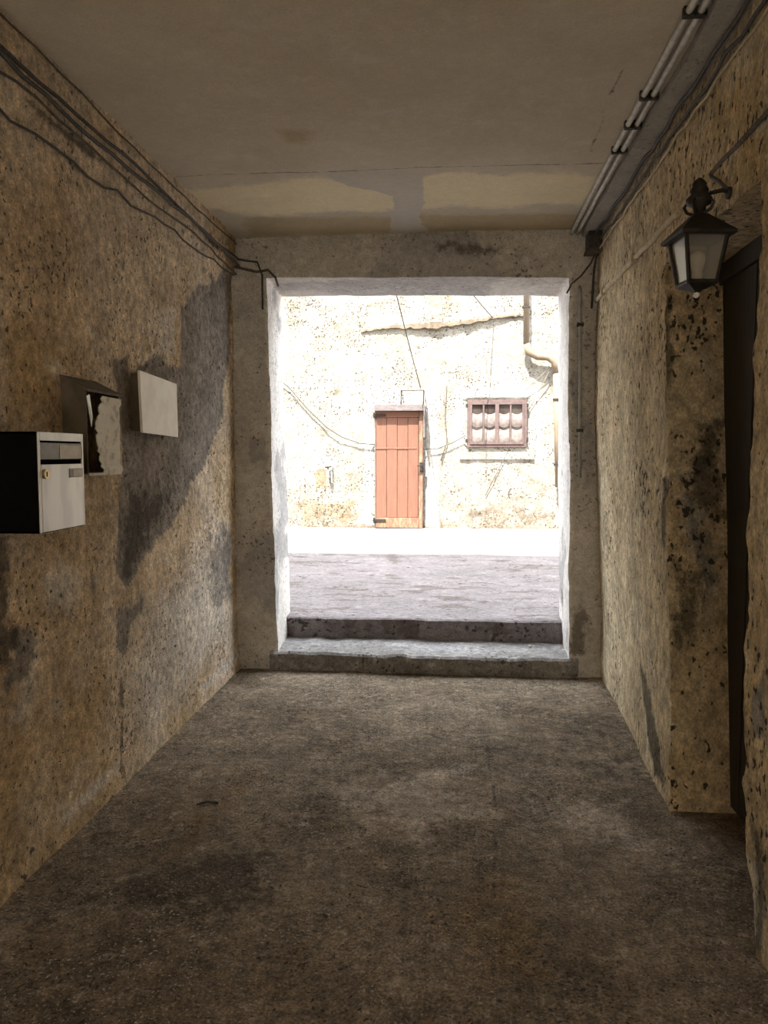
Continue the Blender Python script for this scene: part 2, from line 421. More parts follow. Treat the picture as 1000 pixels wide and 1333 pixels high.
S = Surf().grid(420, 170, lambda U, V: (XL + 0 * U, Y0 + U * (YB0 + .02 - Y0), -.03 + V * (ZC + .06)), True)
S.build('wall_left', M_left, left_masks, extra=left_x)

# right wall with the deep doorway
XN = 1.15
def xr(y, z): return .925 + .075 * sstep(3.2, 5.1, y) * (1 - sstep(.2, 1.9, z))
def yfar(z): return 3.235 + .14 * np.minimum(z, 2.3)
def ynear(z): return 2.50 - .20 * np.exp(-z / .35)
ZN = 2.335
def rw(pts, **kw): return pm(pts, 0, .93, YZ, **kw)
right_masks = {
    'light': [lambda P: .72 * np.exp(-np.abs(P[:, 2] - 2.5) / .05) * sstep(-.1, .3, fbm(P, 1.9, 36, 3) + .1),
              rw([(975, 1120), (1000, 1130), (1000, 1230), (985, 1235)], soft=.1, amp=.04, peak=.8)],
    'cement': [rw([(1000, 880), (985, 900), (985, 960), (1000, 960)], soft=.15)],
    'dark': [rw([(828, 860), (840, 880), (858, 960), (866, 1010), (852, 1010), (838, 950)], soft=.12, amp=.08, peak=.9),
             rw([(862, 620), (870, 620), (870, 720), (862, 715)], soft=.08, amp=.05, peak=.8),
             rw([(985, 1060), (1000, 1080), (1000, 1260), (985, 1250)], soft=.12, amp=.06, peak=.8)],
    'ochre': [rw([(900, 130), (1000, 60), (1000, 240), (930, 230)], soft=.4, amp=.2, peak=.7),
              rw([(975, 420), (1000, 400), (1000, 1000), (978, 1000)], soft=.4, amp=.2, peak=.72)]}
S = Surf()
S.grid(110, 170, lambda U, V: (xr(yfar(V * 2.99 - .02) + U * (5.22 - yfar(V * 2.99 - .02)), V * 2.99 - .02),
                               yfar(np.minimum(V * 2.99 - .02, 9)) + U * (5.22 - yfar(V * 2.99 - .02)), V * 2.99 - .02))
S.grid(230, 170, lambda U, V: (xr(0 * U, V * 2.99 - .02), Y0 + U * (ynear(V * 2.99 - .02) - Y0), V * 2.99 - .02))
zt = lambda V: ZN + V * (2.97 - ZN)
S.grid(60, 36, lambda U, V: (xr(0 * U, zt(V)), ynear(zt(V)) + U * (yfar(zt(V)) - ynear(zt(V))), zt(V)))
S.build('wall_right', M_right, right_masks)
# the reveals of the deep doorway, in the same plaster as the wall
nm = {'dark': [pm([(870, 735), (920, 725), (925, 790), (885, 850), (868, 850)], 1, 3.35, XZ, soft=.16, amp=.09, peak=.72),
               pm([(868, 380), (890, 370), (882, 470), (868, 520)], 1, 3.4, XZ, soft=.08, amp=.05, peak=.9),
               pm([(925, 540), (960, 530), (960, 680), (915, 660)], 1, 3.3, XZ, soft=.14, amp=.07, peak=.85)],
      'cement': [pm([(880, 640), (955, 520), (955, 900), (900, 800)], 1, 3.3, XZ, soft=.3, amp=.12, peak=.68)]}
S = Surf()
zz = lambda V: -.02 + V * (ZN + .02)
S.grid(24, 150, lambda U, V: (xr(yfar(zz(V)), zz(V)) + U * (XN + .06 - xr(yfar(zz(V)), zz(V))), yfar(zz(V)), zz(V)), True)
S.grid(24, 150, lambda U, V: (xr(0 * U, zz(V)) + U * (XN + .06 - xr(0 * U, zz(V))), ynear(zz(V)), zz(V)))
S.grid(24, 60, lambda U, V: (.925 + U * (XN + .06 - .925), ynear(ZN) + V * (yfar(ZN) - ynear(ZN)), ZN + 0 * U))
S.build('wall_recess', M_right, nm)

# end wall with the opening to the courtyard
def bw(pts, **kw): return pm(pts, 1, YB0, XZ, **kw)
back_masks = {
    'cement': [bw([(325, 575), (345, 570), (350, 600), (330, 605)], soft=.1, amp=.05),
               bw([(748, 480), (765, 490), (765, 620), (750, 640)], soft=.12, amp=.08, peak=.9),
               bw([(330, 710), (355, 705), (355, 740), (335, 740)], soft=.1, amp=.05),
               lambda P: .62 * sstep(0, .5, fbm(P, 1.6, 71, 4) + .1)],
    'dark': [bw([(550, 318), (655, 315), (650, 330), (600, 342), (560, 332)], soft=.12, amp=.08, peak=.62),
             bw([(742, 790), (770, 780), (775, 850), (745, 850)], soft=.12, amp=.08, peak=.7)],
    'light': [lambda P: .95 * np.exp(-np.minimum(np.abs(P[:, 0] - jx(-1, P[:, 2], P[:, 1])), np.abs(P[:, 0] - jx(1, P[:, 2], P[:, 1]))) / .03) * (P[:, 2] < 2.7)],
    'ochre': [bw([(320, 660), (350, 640), (355, 800), (325, 800)], soft=.3, amp=.1, peak=.6)]}
S = Surf()
zb = lambda V: -.02 + V * 2.99
zj = lambda V: -.02 + V * (2.675 + .02)
S.grid(26, 170, lambda U, V: (-1.56 + U * (jx(-1, zb(V), YB0) + 1.56), YB0 + 0 * U, zb(V)))
S.grid(26, 170, lambda U, V: (jx(1, zb(V), YB0) + U * (1.06 - jx(1, zb(V), YB0)), YB0 + 0 * U, zb(V)))
S.grid(110, 26, lambda U, V: ((lambda z: jx(-1, z, YB0) + U * (jx(1, z, YB0) - jx(-1, z, YB0)))(lz(-.25 + 2 * (U - .5)) + V * (2.97 - lz(-.25 + 2 * (U - .5)))),
                              YB0 + 0 * U, lz(-.25 + 2 * (U - .5)) + V * (2.97 - lz(-.25 + 2 * (U - .5)))))
S.grid(30, 170, lambda U, V: (jx(-1, zb(V), YB0 + U * .6), YB0 + U * .6, zb(V)))
S.grid(30, 170, lambda U, V: (jx(1, zb(V), YB0 + U * .6), YB0 + U * .6, zb(V)), True)
S.grid(110, 30, lambda U, V: (jx(-1, 2.67, YB0 + V * .6) + U * (jx(1, 2.67, YB0 + V * .6) - jx(-1, 2.67, YB0 + V * .6)), YB0 + V * .6, lz(-.25 + 2 * (U - .5))))
S.build('wall_back', M_back, back_masks)

# sill step in the opening, then the edge of the courtyard
def step(name, y0, y1, z1, fr, masks):
    T = Surf()
    x0 = lambda y: jx(-1, .1, y) - .06
    x1 = lambda y: jx(1, .1, y) + .06
    n = 12
    T.grid(120, n, lambda U, V: (x0(y0) + U * (x1(y0) - x0(y0)), y0 + .006 * (1 - V), -.02 + V * (z1 + .005)))
    T.grid(120, 2, lambda U, V: (x0(y0) + U * (x1(y0) - x0(y0)), y0 + V * .018, z1 - .015 + V * .015))
    T.grid(120, 40, lambda U, V: (x0(y0) + U * (x1(y0) - x0(y0)), y0 + .018 + V * (y1 - y0 - .018), z1 + 0 * U))
    def ex(P, Q):
        Q[:, 1] += fr * fbm(P * np.array([1, 0, 1]), 9, 5, 4) * (P[:, 1] < y0 + .06)
        Q[:, 2] += .012 * fbm(P * np.array([1, 1, 0]), 8, 6, 4) * (P[:, 2] > .03)
        return Q
    return T.build(name, M_step, masks, extra=ex)
step('step', YB0 - .03, 5.64, .128, .03,
     None)
def court_masks():
    return {'dark': [lambda P: .70 * sstep(.15, .55, fbm(P * np.array([.8, 2.0, 1]), 4.2, 81, 5) + .16),
                     poly_mask(pxpoly([(500, 722), (520, 722), (522, 738), (505, 733)], 2, ZG, XY), XY, soft=.15, amp=.08, peak=.8),
                     poly_mask(pxpoly([(675, 704), (700, 702), (702, 710), (685, 712)], 2, ZG, XY), XY, soft=.2, amp=.12, peak=.8),
                     poly_mask(pxpoly([(430, 705), (480, 703), (480, 709), (440, 710)], 2, ZG, XY), XY, soft=.2, amp=.12, peak=.62)]}
S = Surf()
sl = lambda y: ZG + np.maximum(y - 6.2, 0) * .0036
S.grid(120, 12, lambda U, V: (jx(-1, .2, 5.62) - .06 + U * 2.16, 5.62 + 0 * U, .10 + V * (ZG - .01 - .10)))
S.grid(120, 2, lambda U, V: (jx(-1, .2, 5.62) - .06 + U * 2.16, 5.62 + V * .02, ZG - .01 + V * .01))
S.grid(120, 14, lambda U, V: (jx(-1, .2, 5.62) - .06 + U * 2.16, 5.64 + V * (YB1 + .02 - 5.64), ZG + 0 * U))
S.grid(280, 220, lambda U, V: (-9 + U * 18, YB1 + .02 + V * (YF + .1 - YB1 - .02), sl(YB1 + .02 + V * (YF + .1 - YB1))))
def court_x(P, Q):
    Q[:, 1] += .03 * fbm(P * np.array([1, 0, 1]), 7, 15, 4) * (P[:, 1] < 5.66)
    Q[:, 2] += (.012 * fbm(P * np.array([1, 1, 0]), 1.3, 16, 3) + .008 * fbm(P * np.array([.6, 2, 0]), 6, 17, 3)) * (P[:, 2] > .15) * sstep(5.82, 6.3, P[:, 1])
    return Q
S.build('courtyard_ground', M_court, court_masks(), warp=None, extra=court_x)

# far house wall
def fw(pts, **kw): return pm(pts, 1, YF, XZ, **kw)
far_masks = {
    'dark': [lambda P: .62 * np.exp(-np.maximum(P[:, 2] - .3, 0) / .16) * sstep(-.3, .3, fbm(P, 2.3, 23, 4) + .25),
             fw([(610, 650), (690, 655), (725, 668), (725, 686), (600, 686)], soft=.3, amp=.2, peak=.62)],
    'light': [fw([(474, 505), (570, 505), (572, 684), (474, 684)], soft=.12, amp=.05, peak=1),
              fw([(592, 505), (704, 505), (704, 600), (592, 600)], soft=.12, amp=.05, peak=1)],
    'ochre': [fw([(409, 616), (416, 609), (425, 611), (424, 640), (420, 634), (416, 634), (413, 642), (411, 625)], soft=.05, amp=.03, peak=1),
              fw([(378, 640), (470, 640), (480, 690), (378, 690)], soft=.5, amp=.2, peak=.60),
              lambda P: .56 * np.exp(-np.maximum(P[:, 2] - .3, 0) / .3)],
    'cement': [lambda P: .60 * sstep(0, .5, fbm(P, 1.2, 29, 4)) * sstep(2.9, 3.6, P[:, 2])]}
S = Surf().grid(420, 230, lambda U, V: (-9 + U * 18, YF + 0 * U, .1 + V * 6.4))
def far_x(P, Q):
    rough = .030 - .012 * far_masks['light'][0](P) - .012 * far_masks['light'][1](P)
    Q[:, 1] += rough * fbm(P, 3.2, 18, 4) + rough * .5 * fbm(P, 13, 19, 2)
    Q[:, 1] -= .02 * np.exp(-np.maximum(P[:, 2] - .3, 0) / .10)
    hole = (P[:, 0] > .19) & (P[:, 0] < 1.19) & (P[:, 2] > 1.6) & (P[:, 2] < 2.4) | (P[:, 0] > -1.28) & (P[:, 0] < -.46) & (P[:, 2] < 2.25)
    Q[:, 1] = np.where(hole, YF + .03, Q[:, 1])
    return Q
S.build('wall_far', M_far, far_masks, warp=None, extra=far_x)

# the house over the passage (it shades the near half of the courtyard) and the unseen street behind, shaped for the back light
def mass(name, a, b):
    o = MB().span(a, b).build(name, M_shell); o['kind'] = 'structure'; return o
TOP = 7.25
mass('upper_storey', (-9, Y0, 3.02), (9, YB1 - .01, TOP))
mass('wall_house_west', (-9, Y0, -.05), (-1.58, YB1 - .01, 3.02))
mass('wall_house_east', (1.22, Y0, -.05), (9, YB1 - .01, 3.02))
S = Surf().grid(60, 30, lambda U, V: (-12 + U * 24, -12 + V * (Y0 + 12.01), -.03 + 0 * U))
S.build('street_ground', M_street, None, warp=None)
mass('wall_street_blocker', (-12, -10.3, -.05), (12, -10, 6.0))  # unseen house opposite, its distance and height set to cut light from behind

# ------------------------------------------------------------------ far door
YD = YF - .03
d0 = at(490, 687, 1, YD); d1 = at(551, 528, 1, YD)
dx0, dx1, dz0 = d0[0], d1[0], .315
dz1 = at(520, 536, 1, YD)[2]
D = empty('door_1', ((dx0 + dx1) / 2, YD, dz0)); tag(D, kind='structure')
def place(o, p):
    o.parent = p; o.matrix_parent_inverse = Matrix.Translation(-p.location); return o
n = 4; wd = (dx1 - dx0 - .07) / n
for i in range(n):
    a = dx0 + i * wd
    place(MB().span((a + .003, YD - .045 - .004 * (i % 2), dz0 + .17), (a + wd - .003, YD - .01, dz1 - .10), .004).build('plank', M_door), D)
place(MB().span((dx0, YD - .06, dz0), (dx1 - .065, YD - .01, dz0 + .165), .006).build('bottom_rail', M_doorwear), D)
place(MB().span((dx0, YD - .06, dz1 - .095), (dx1 - .065, YD - .01, dz1), .006).build('top_rail', M_door), D)
place(MB().span((dx0, YD - .056, dz1 - .59 - .012), (dx1 - .10, YD - .042, dz1 - .59 + .012), .003).build('middle_batten', M_door), D)
place(MB().span((dx1 - .062, YD - .08, dz0), (dx1, YD + .02, dz1), .006).build('door_post', M_doorwear), D)
place(MB().span((dx0 - .025, YD - .05, dz0), (dx0 - .002, YD + .02, dz1), .004).build('door_post', M_oldwood), D)
for zz_ in (dz1 - .06, dz0 + .12):
    h = MB().span((dx0 - .05, YD - .075, zz_ - .02), (dx0 + .16, YD - .058, zz_ + .02), .003)
    h.tube([(dx0 - .03, YD - .07, zz_ - .045), (dx0 - .03, YD - .07, zz_ + .045)], .014)
    place(h.build('hinge', M_iron), D)
lk = MB().span((dx1 - .05, YD - .10, 1.22), (dx1 + .03, YD - .075, 1.38), .004)
lk.tube([(dx1 - .01, YD - .10, 1.33), (dx1 - .01, YD - .15, 1.33), (dx1 - .09, YD - .15, 1.325)], .011)
place(lk.build('lock', M_iron), D)
place(MB().span((dx0 - .02, YD - .16, dz1 + .005), (dx1 + .01, YD + .02, dz1 + .11), .008).build('lintel_board', M_oldwood), D)
# rain hood: bracketed iron frame above the lintel
hz = at(536, 509, 1, YD)[2]; hx0 = at(523, 509, 1, YD)[0]
hd = MB()
hd.tube([(hx0, YD, dz1 + .11), (hx0, YD - .15, dz1 + .11), (hx0, YD - .15, hz), (dx1 + .01, YD - .15, hz), (dx1 + .01, YD - .15, dz1 + .11), (dx1 + .01, YD, dz1 + .11)], .012)
hd.tube([(hx0, YD - .15, hz), (hx0, YD + .03, hz)], .012)
hd.tube([(dx1 + .01, YD - .15, hz), (dx1 + .01, YD + .03, hz)], .012)
place(hd.build('iron_hood_frame', M_iron), D)
place(MB().span((dx1 + .01, YD - .20, dz1 - .42), (dx1 + .035, YD + .02, dz1 + .10), .004).build('shadow_board', M_oldwood), D)  # added dark board in place of the hood's shadow beside the door

# far window
q0 = at(608, 582, 1, YF); q1 = at(686, 520, 1, YF)
wx0, wz0, wx1, wz1 = q0[0], q0[2], q1[0], q1[2]
YW = YF - .02
W = empty('window_1', ((wx0 + wx1) / 2, YW, wz0)); tag(W, kind='structure')
fr = MB()
t = .045
fr.span((wx0, YW - .05, wz0), (wx1, YW + .02, wz0 + t)).span((wx0, YW - .05, wz1 - t), (wx1, YW + .02, wz1))
fr.span((wx0, YW - .05, wz0 + t), (wx0 + t, YW + .02, wz1 - t)).span((wx1 - t, YW - .05, wz0 + t), (wx1, YW + .02, wz1 - t))
place(fr.build('window_frame', M_winwood), W)
place(MB().span((wx0 - .12, YW - .012, wz0 - .20), (wx1 + .13, YW + .03, wz0 - .002), .008).build('window_sill', M_far), W)
xm = (wx0 + wx1) / 2
cw = (wx1 - wx0 - 2 * t) / 4
for s_ in range(2):
    a = wx0 + t + s_ * 2 * cw; b = a + 2 * cw
    sa = MB()
    sa.span((a, YW - .065, wz0 + t), (a + .03, YW - .02, wz1 - t)).span((b - .03, YW - .065, wz0 + t), (b, YW - .02, wz1 - t))
    sa.span((a + .03, YW - .065, wz0 + t), (b - .03, YW - .02, wz0 + t + .035)).span((a + .03, YW - .065, wz1 - t - .035), (b - .03, YW - .02, wz1 - t))
    sh = place(sa.build('sash', M_winwood), W)
    mu = MB().span((a + cw - .013, YW - .06, wz0 + t + .035), (a + cw + .013, YW - .02, wz1 - t - .035)).build('muntin', M_winwood)
    mu.parent = sh
    for c in range(2):
        xa = a + .028 + c * (cw - .012); xb = xa + cw - .045
        pn = MB().span((xa, YW - .030, wz0 + t + .03), (xb, YW - .022, wz1 - t - .03)).build('pane', M_pane)
        pn.parent = sh
        # gathered swags of pale cloth, two to a column
        for (zf, hh) in ((.60, .13), (.20, .15)):
            zc = wz0 + t + (wz1 - wz0 - 2 * t) * zf
            cu = MB(); nx, nz = 8, 8; vv = []; ff = []
            for i in range(nx + 1):
                for k in range(nz + 1):
                    u = i / nx; v = k / nz
                    sag = .03 * math.sin(math.pi * u)
                    vv.append((xa + u * (xb - xa), YW - .032 - .018 * math.sin(math.pi * v) * (1 + .2 * math.cos(6 * math.pi * u)), zc + (v - .5) * 2 * hh * .8 - sag))
            for i in range(nx):
                for k in range(nz):
                    j = i * (nz + 1) + k; ff.append((j, j + nz + 1, j + nz + 2, j + 1))
            cu.add(vv, ff)
            place(cu.build('curtain', M_curtain, smooth=True), W)
for zz_ in (wz0 + .10, wz1 - .10):
    for sx in (wx0 - .01, wx1 + .01):
        place(MB().tube([(sx, YW - .055, zz_ - .03), (sx, YW - .055, zz_ + .03)], .016).build('hinge', M_iron), W)

# drainpipe on the far wall
dp = [at(685, 330, 1, YF - .14), at(685, 448, 1, YF - .14), at(689, 459, 1, YF - .14), at(700, 464, 1, YF - .14), at(714, 465, 1, YF - .14), at(722, 471, 1, YF - .14), at(724, 485, 1, YF - .14), at(727, 634, 1, YF - .14)]
dp[0][2] = 6.4
P_ = empty('drainpipe', tuple(dp[-1])); tag(P_, 'ochre painted drainpipe with an elbow on the sunlit far wall', 'pipe')
place(MB().tube(dp[:2], .045, 12).build('upper_pipe', M_pipe, smooth=True), P_)
place(MB().tube(dp[1:7], .058, 12).build('elbow', M_pipe, smooth=True), P_)
place(MB().tube(dp[6:], .05, 12).build('lower_pipe', M_pipe, smooth=True), P_)
for (px, py) in ((685, 400), (725, 520), (726, 605)):
    c = at(px, py, 1, YF - .14)
    place(MB().lathe([(.062, -.015), (.062, .015)], tuple(c), 14).box((c[0], c[1] + .07, c[2]), (.03, .06, .03)).build('bracket', M_iron), P_)

# crumbling stone ledge across the far wall
lg = Surf(); A = at(470, 432, 1, YF); B = at(690, 411, 1, YF)
mb = MB(); rnd = random.Random(4); N_ = 60; vv = []; ff = []
for i in range(N_ + 1):
    u = i / N_; x = A[0] + u * (B[0] - A[0]); z = A[2] + u * (B[2] - A[2]) + .02 * math.sin(u * 9) + rnd.uniform(-.012, .012)
    hgt = (.02 + .055 * math.sin(math.pi * min(1, u * 1.1)) ** 2) * rnd.uniform(.6, 1.2); dep = .03 + .05 * math.sin(math.pi * u) * rnd.uniform(.6, 1)
    vv += [(x, YF + .03, z + hgt), (x, YF - dep, z + hgt * .6), (x, YF - dep, z - hgt * .6), (x, YF + .03, z - hgt)]
for i in range(N_):
    for k in range(3): ff.append((i * 4 + k, i * 4 + k + 1, i * 4 + k + 5, i * 4 + k + 4))
ff += [(0, 1, 2, 3), (N_ * 4 + 3, N_ * 4 + 2, N_ * 4 + 1, N_ * 4)]
o = mb.add(vv, ff).build('trim_1', simple('stone_ledge', (.15, .115, .08), (.10, .078, .052), 8, .9, 0, .6)); tag(o, kind='structure')

# water tap on the far wall
tp = at(428, 613, 1, YF)
T_ = empty('water_tap', tuple(tp)); tag(T_, 'small grey water tap beside a bare brown patch on the far wall', 'tap')
place(MB().tube([(tp[0], YF + .02, tp[2]), (tp[0], YF - .09, tp[2]), (tp[0] + .01, YF - .12, tp[2] - .03), (tp[0] + .015, YF - .12, tp[2] - .10)], .022, 10).build('spout', M_grey), T_)
place(MB().tube([(tp[0] - .05, YF - .07, tp[2] + .06), (tp[0] + .06, YF - .07, tp[2] + .075)], .014).tube([(tp[0], YF - .07, tp[2]), (tp[0], YF - .07, tp[2] + .065)], .012).build('handle', M_iron), T_)
place(MB().tube([(tp[0] + .06, YF + .01, tp[2] + .10), (tp[0] + .05, YF - .03, tp[2] + .02), (tp[0] + .06, YF - .03, tp[2] - .20)], .014).build('supply_pipe', M_grey), T_)

# cables strung along and across the far wall, with strands standing in for cable shadows
def cable(pts, r, mat, label, group=None, name='cable', seg=6, clips=None, cat='cable'):
    o = MB().tube([tuple(p) for p in pts], r, seg).build(name, mat, smooth=True)
    tag(o, label, cat, group); return o
def sag(a, b, s, n=14):
    a = np.array(a); b = np.array(b)
    return [a + (b - a) * i / n + np.array([0, 0, -s * 4 * (i / n) * (1 - i / n)]) for i in range(n + 1)]
FWP = lambda px, py, d=.06: at(px, py, 1, YF - d)
cable([FWP(340, 478), FWP(375, 503), FWP(400, 532), FWP(425, 556), FWP(445, 569), FWP(468, 577), FWP(492, 579)], .010, M_cable,
      'black cable drooping along the far wall towards the terracotta door')
cable([FWP(552, 585), FWP(570, 584), FWP(590, 576), FWP(606, 567)], .009, M_cable, 'short black cable between the terracotta door and the window')
cable(sag(at(508, 350, 1, 10.5), at(548, 506, 1, YF - .14), .03), .008, M_cable, 'thin black wire coming down to the hood over the terracotta door')
cable(sag(at(590, 350, 1, 11), at(642, 414, 1, YF - .02), .02), .008, M_cable, 'thin black wire slanting down to the stone ledge on the far wall')
cable([FWP(718, 478, .10), FWP(688, 535, .03), FWP(660, 590, .03), FWP(632, 645, .03)], .006, M_cable2, 'thin strand standing in for a cable shadow, slanting from the drainpipe past the window')  # slanting cable shadow modelled as a thin strand
cable([FWP(716, 478, .10), FWP(672, 520, .06), FWP(665, 528, .05)], .006, M_cable2, 'thin strand standing in for a cable shadow, from the drainpipe to the window head')  # second cable shadow, likewise built as a strand
cable([FWP(581, 498, .03), FWP(579, 540, .04), FWP(582, 575, .04), FWP(574, 600, .03)], .008, M_cable2, 'loose dusty wire hanging on the far wall between door and window')

# ------------------------------------------------------------------ left wall: mailboxes and plaque
def boxpart(name, a, b, mat, parent, bev=0.0): return place(MB().span(a, b, bev).build(name, mat), parent)
x0, x1 = XL - .02, -1.30
ya, yb, za, zb_ = 2.315, 2.612, 1.25, 1.573
MBX = empty('metal_mailbox', (XL, (ya + yb) / 2, za)); tag(MBX, 'black mailbox with a brushed steel front and a small brass lock', 'mailbox')
m = MB(); tt = .006
m.span((x0, ya, za), (x1 - .004, ya + tt, zb_)).span((x0, yb - tt, za), (x1 - .004, yb, zb_)).span((x0, ya, zb_ - tt), (x1 - .004, yb, zb_)).span((x0, ya, za), (x1 - .004, yb, za + tt)).span((x0, ya, za), (x0 + .02, yb, zb_))
m.span((x1 - .03, ya + tt, za + tt), (x1 - .022, yb - tt, zb_ - tt))
place(m.build('body', M_black), MBX)
fm = MB(); e = .012
fm.span((x1 - .006, ya, za), (x1, ya + e, zb_), .002).span((x1 - .006, yb - e, za), (x1, yb, zb_), .002).span((x1 - .006, ya + e, zb_ - .028), (x1, yb - e, zb_), .002)
place(fm.build('front_frame', M_steel), MBX)
fl_ = boxpart('letter_flap', (x1 - .010, ya + e + .002, zb_ - .088), (x1 - .002, yb - e - .002, zb_ - .034), M_grey, MBX, .002)
nm_ = MB().span((x1 - .003, ya + .14, zb_ - .086), (x1 + .001, yb - e - .004, zb_ - .040), .001).build('name_label', M_white)
nm_.parent = fl_
dr = boxpart('door', (x1 - .007, ya + e + .001, za + .002), (x1 + .001, yb - e - .001, zb_ - .104), M_steel, MBX, .002)
def sub(o, par, root): o.parent = par; return o
c = (x1, ya + .034, zb_ - .135)
l = MB().tube([(x1 - .002, c[1], c[2]), (x1 + .008, c[1], c[2])], .015, 16).build('lock', M_brass); sub(l, dr, MBX)
l = MB().span((x1 + .007, c[1] - .002, c[2] - .008), (x1 + .0095, c[1] + .002, c[2] + .008)).build('keyhole', M_iron); sub(l, dr, MBX)
l = MB().span((x1 - .001, yb - .105, zb_ - .150), (x1 + .004, yb - .022, zb_ - .120), .001).build('name_plate', M_grey); sub(l, dr, MBX)
l = MB().span((x1 + .002, yb - .080, zb_ - .148), (x1 + .006, yb - .026, zb_ - .122), .001).build('name_card', M_white); sub(l, dr, MBX)

# broken mailbox with a sloping lid
bx1 = -1.40; by0, by1, bz0, bz1, bzw = 2.845, 3.135, 1.425, 1.745, 1.805
BM = empty('broken_mailbox', (XL, (by0 + by1) / 2, bz0)); tag(BM, 'old brown tin mailbox with a broken flaking white front', 'mailbox')
m = MB(); tk = .006
def sidep(y): return [(XL - .02, y, bz0), (bx1, y, bz0), (bx1, y, bz1), (XL - .02, y, bzw)]
m.prism(sidep(by0), (0, tk, 0)).prism(sidep(by1 - tk), (0, tk, 0))
m.span((XL - .02, by0, bz0), (XL - .004, by1, bz1))
place(m.build('body', M_rustbox), BM)
place(MB().prism([(XL - .02, by0 - .008, bzw), (bx1 + .012, by0 - .008, bz1 - .004), (bx1 + .012, by0 - .008, bz1 + .006), (XL - .02, by0 - .008, bzw + .012)], (0, by1 - by0 + .016, 0)).build('lid', M_rustbox), BM)
place(MB().span((XL - .02, by0, bz0 - .006), (bx1 + .006, by1, bz0 + .004)).build('bottom_lip', M_chip), BM)
rnd = random.Random(8)
zs = np.linspace(bz0 + .004, bz1 - .012, 26); left = []
for z in zs:
    v = (z - bz0) / (bz1 - bz0)
    left.append((bx1 + .002, by0 + .115 - .055 * math.sin(math.pi * min(1, v * 1.05)) + rnd.uniform(-.012, .012), z))
right = [(bx1 + .002, by1 + (.018 if (.88 < (z - bz0) / .32 or (z - bz0) / .32 < .1) else 0) + rnd.uniform(-.003, .003), z) for z in zs]
fv = []; ffc = []
for i in range(len(zs)):
    for k in range(5):
        u = k / 4; p = np.array(left[i]) * (1 - u) + np.array(right[i]) * u
        p[0] += .010 * (1 - u) ** 2 + rnd.uniform(-.001, .001); fv.append(p)
nf = len(fv)
fv2 = [p - np.array([.004, 0, 0]) for p in fv]
for i in range(len(zs) - 1):
    for k in range(4):
        j = i * 5 + k; ffc.append((j, j + 1, j + 6, j + 5)); ffc.append((nf + j, nf + j + 5, nf + j + 6, nf + j + 1))
    ffc.append((i * 5, i * 5 + 5, nf + i * 5 + 5, nf + i * 5)); ffc.append((i * 5 + 4, nf + i * 5 + 4, nf + i * 5 + 9, i * 5 + 9))
place(MB().add(fv, ffc[:0]).add(fv2, []).add([], []).build('tmp', M_chip), BM) if False else None
mm = MB(); mm.v = [tuple(map(float, p)) for p in fv + fv2]; mm.f = ffc
place(mm.build('broken_front', M_chip), BM)
place(MB().prism([(bx1 - .004, by0 + .008, bz1 - .02), (bx1 - .004, by0 + .035, bz1 - .012), (bx1 + .004, by0 + .04, bz1 - .10), (bx1 + .004, by0 + .028, bz1 - .14)], (.002, 0, 0)).build('torn_sheet', M_steel), BM)

# white plaque, hung crooked
a_, b_, c_, d_ = [at(px, py, 0, XL + .045) for px, py in ((182, 482), (230, 500), (232, 569), (186, 563))]
PQ = empty('wall_plaque', (XL, (a_[1] + b_[1]) / 2, d_[2])); tag(PQ, 'blank white metal plaque hung crooked on a grey plaster patch', 'plaque')
place(MB().prism([a_, b_, c_, d_], (-.012, 0, 0)).build('plate', M_plaque), PQ)
ctr = (a_ + b_ + c_ + d_) / 4
place(MB().prism([ctr + (q - ctr) * .93 - np.array([.012, 0, 0]) for q in (a_, b_, c_, d_)], (-.06, 0, 0)).build('backing_box', M_rustbox), PQ)
# ------------------------------------------------------------------ cables along the left wall
def along(ys, fx, fz, seed, amp=.012):
    rnd = random.Random(seed); out = []
    for y in ys: out.append((fx + rnd.uniform(-.004, .004), y, fz(y) + rnd.uniform(-amp, amp)))
    return out
ysl = np.linspace(Y0 + .02, 5.16, 60)
G = 'cables along the top of the left wall'
cable(along(ysl, XL + .042, lambda y: 2.812 - .008 * math.sin(y * 3.1), 1, .006), .007, M_cable, 'uppermost black cable along the top of the ochre wall', G)
cable(along(ysl, XL + .062, lambda y: 2.770 - .014 * math.sin(y * 2.3 + 1), 2, .008), .008, M_cable, 'thick black cable just under the uppermost one on the ochre wall', G)
cable(along(ysl, XL + .036, lambda y: 2.732 + .014 * math.sin(y * 4.2 + 2), 3, .008), .005, M_cable2, 'thin dusty cable below the black pair on the ochre wall', G)
cable(along(ysl, XL + .018, lambda y: 2.645 + .035 * max(0, y - 2.6) - .03 * abs(math.sin(y * 1.6)), 4, .016), .005, M_cable, 'lowest loose cable sagging under the others on the ochre wall', G)
zc0 = 2.76
cable([(XL + .03, 5.15, zc0), (XL + .09, YB0 - .012, zc0 - .01), (-1.33, YB0 - .014, zc0 - .03), (-1.25, YB0 - .014, zc0 - .02), (-1.20, YB0 - .016, zc0 - .07), (-1.19, YB0 + .02, zc0 - .12)], .009, M_cable2,
      'dusty cable turning the corner to the courtyard opening')
cable([(XL + .05, 5.14, zc0 + .045), (XL + .10, YB0 - .014, zc0 + .045), (-1.32, YB0 - .032, zc0 + .03), (-1.285, YB0 - .036, zc0 - .06), (-1.29, YB0 - .016, zc0 - .28)], .007, M_cable,
      'black cable ending beside the upper corner of the opening')
cable(along(np.linspace(Y0 + .02, 5.16, 50), XL + .044, lambda y: 2.90 - .012 * math.sin(y * 2), 9, .006), .004, M_cable2, 'thin wire tight under the ceiling above the ochre wall', G)

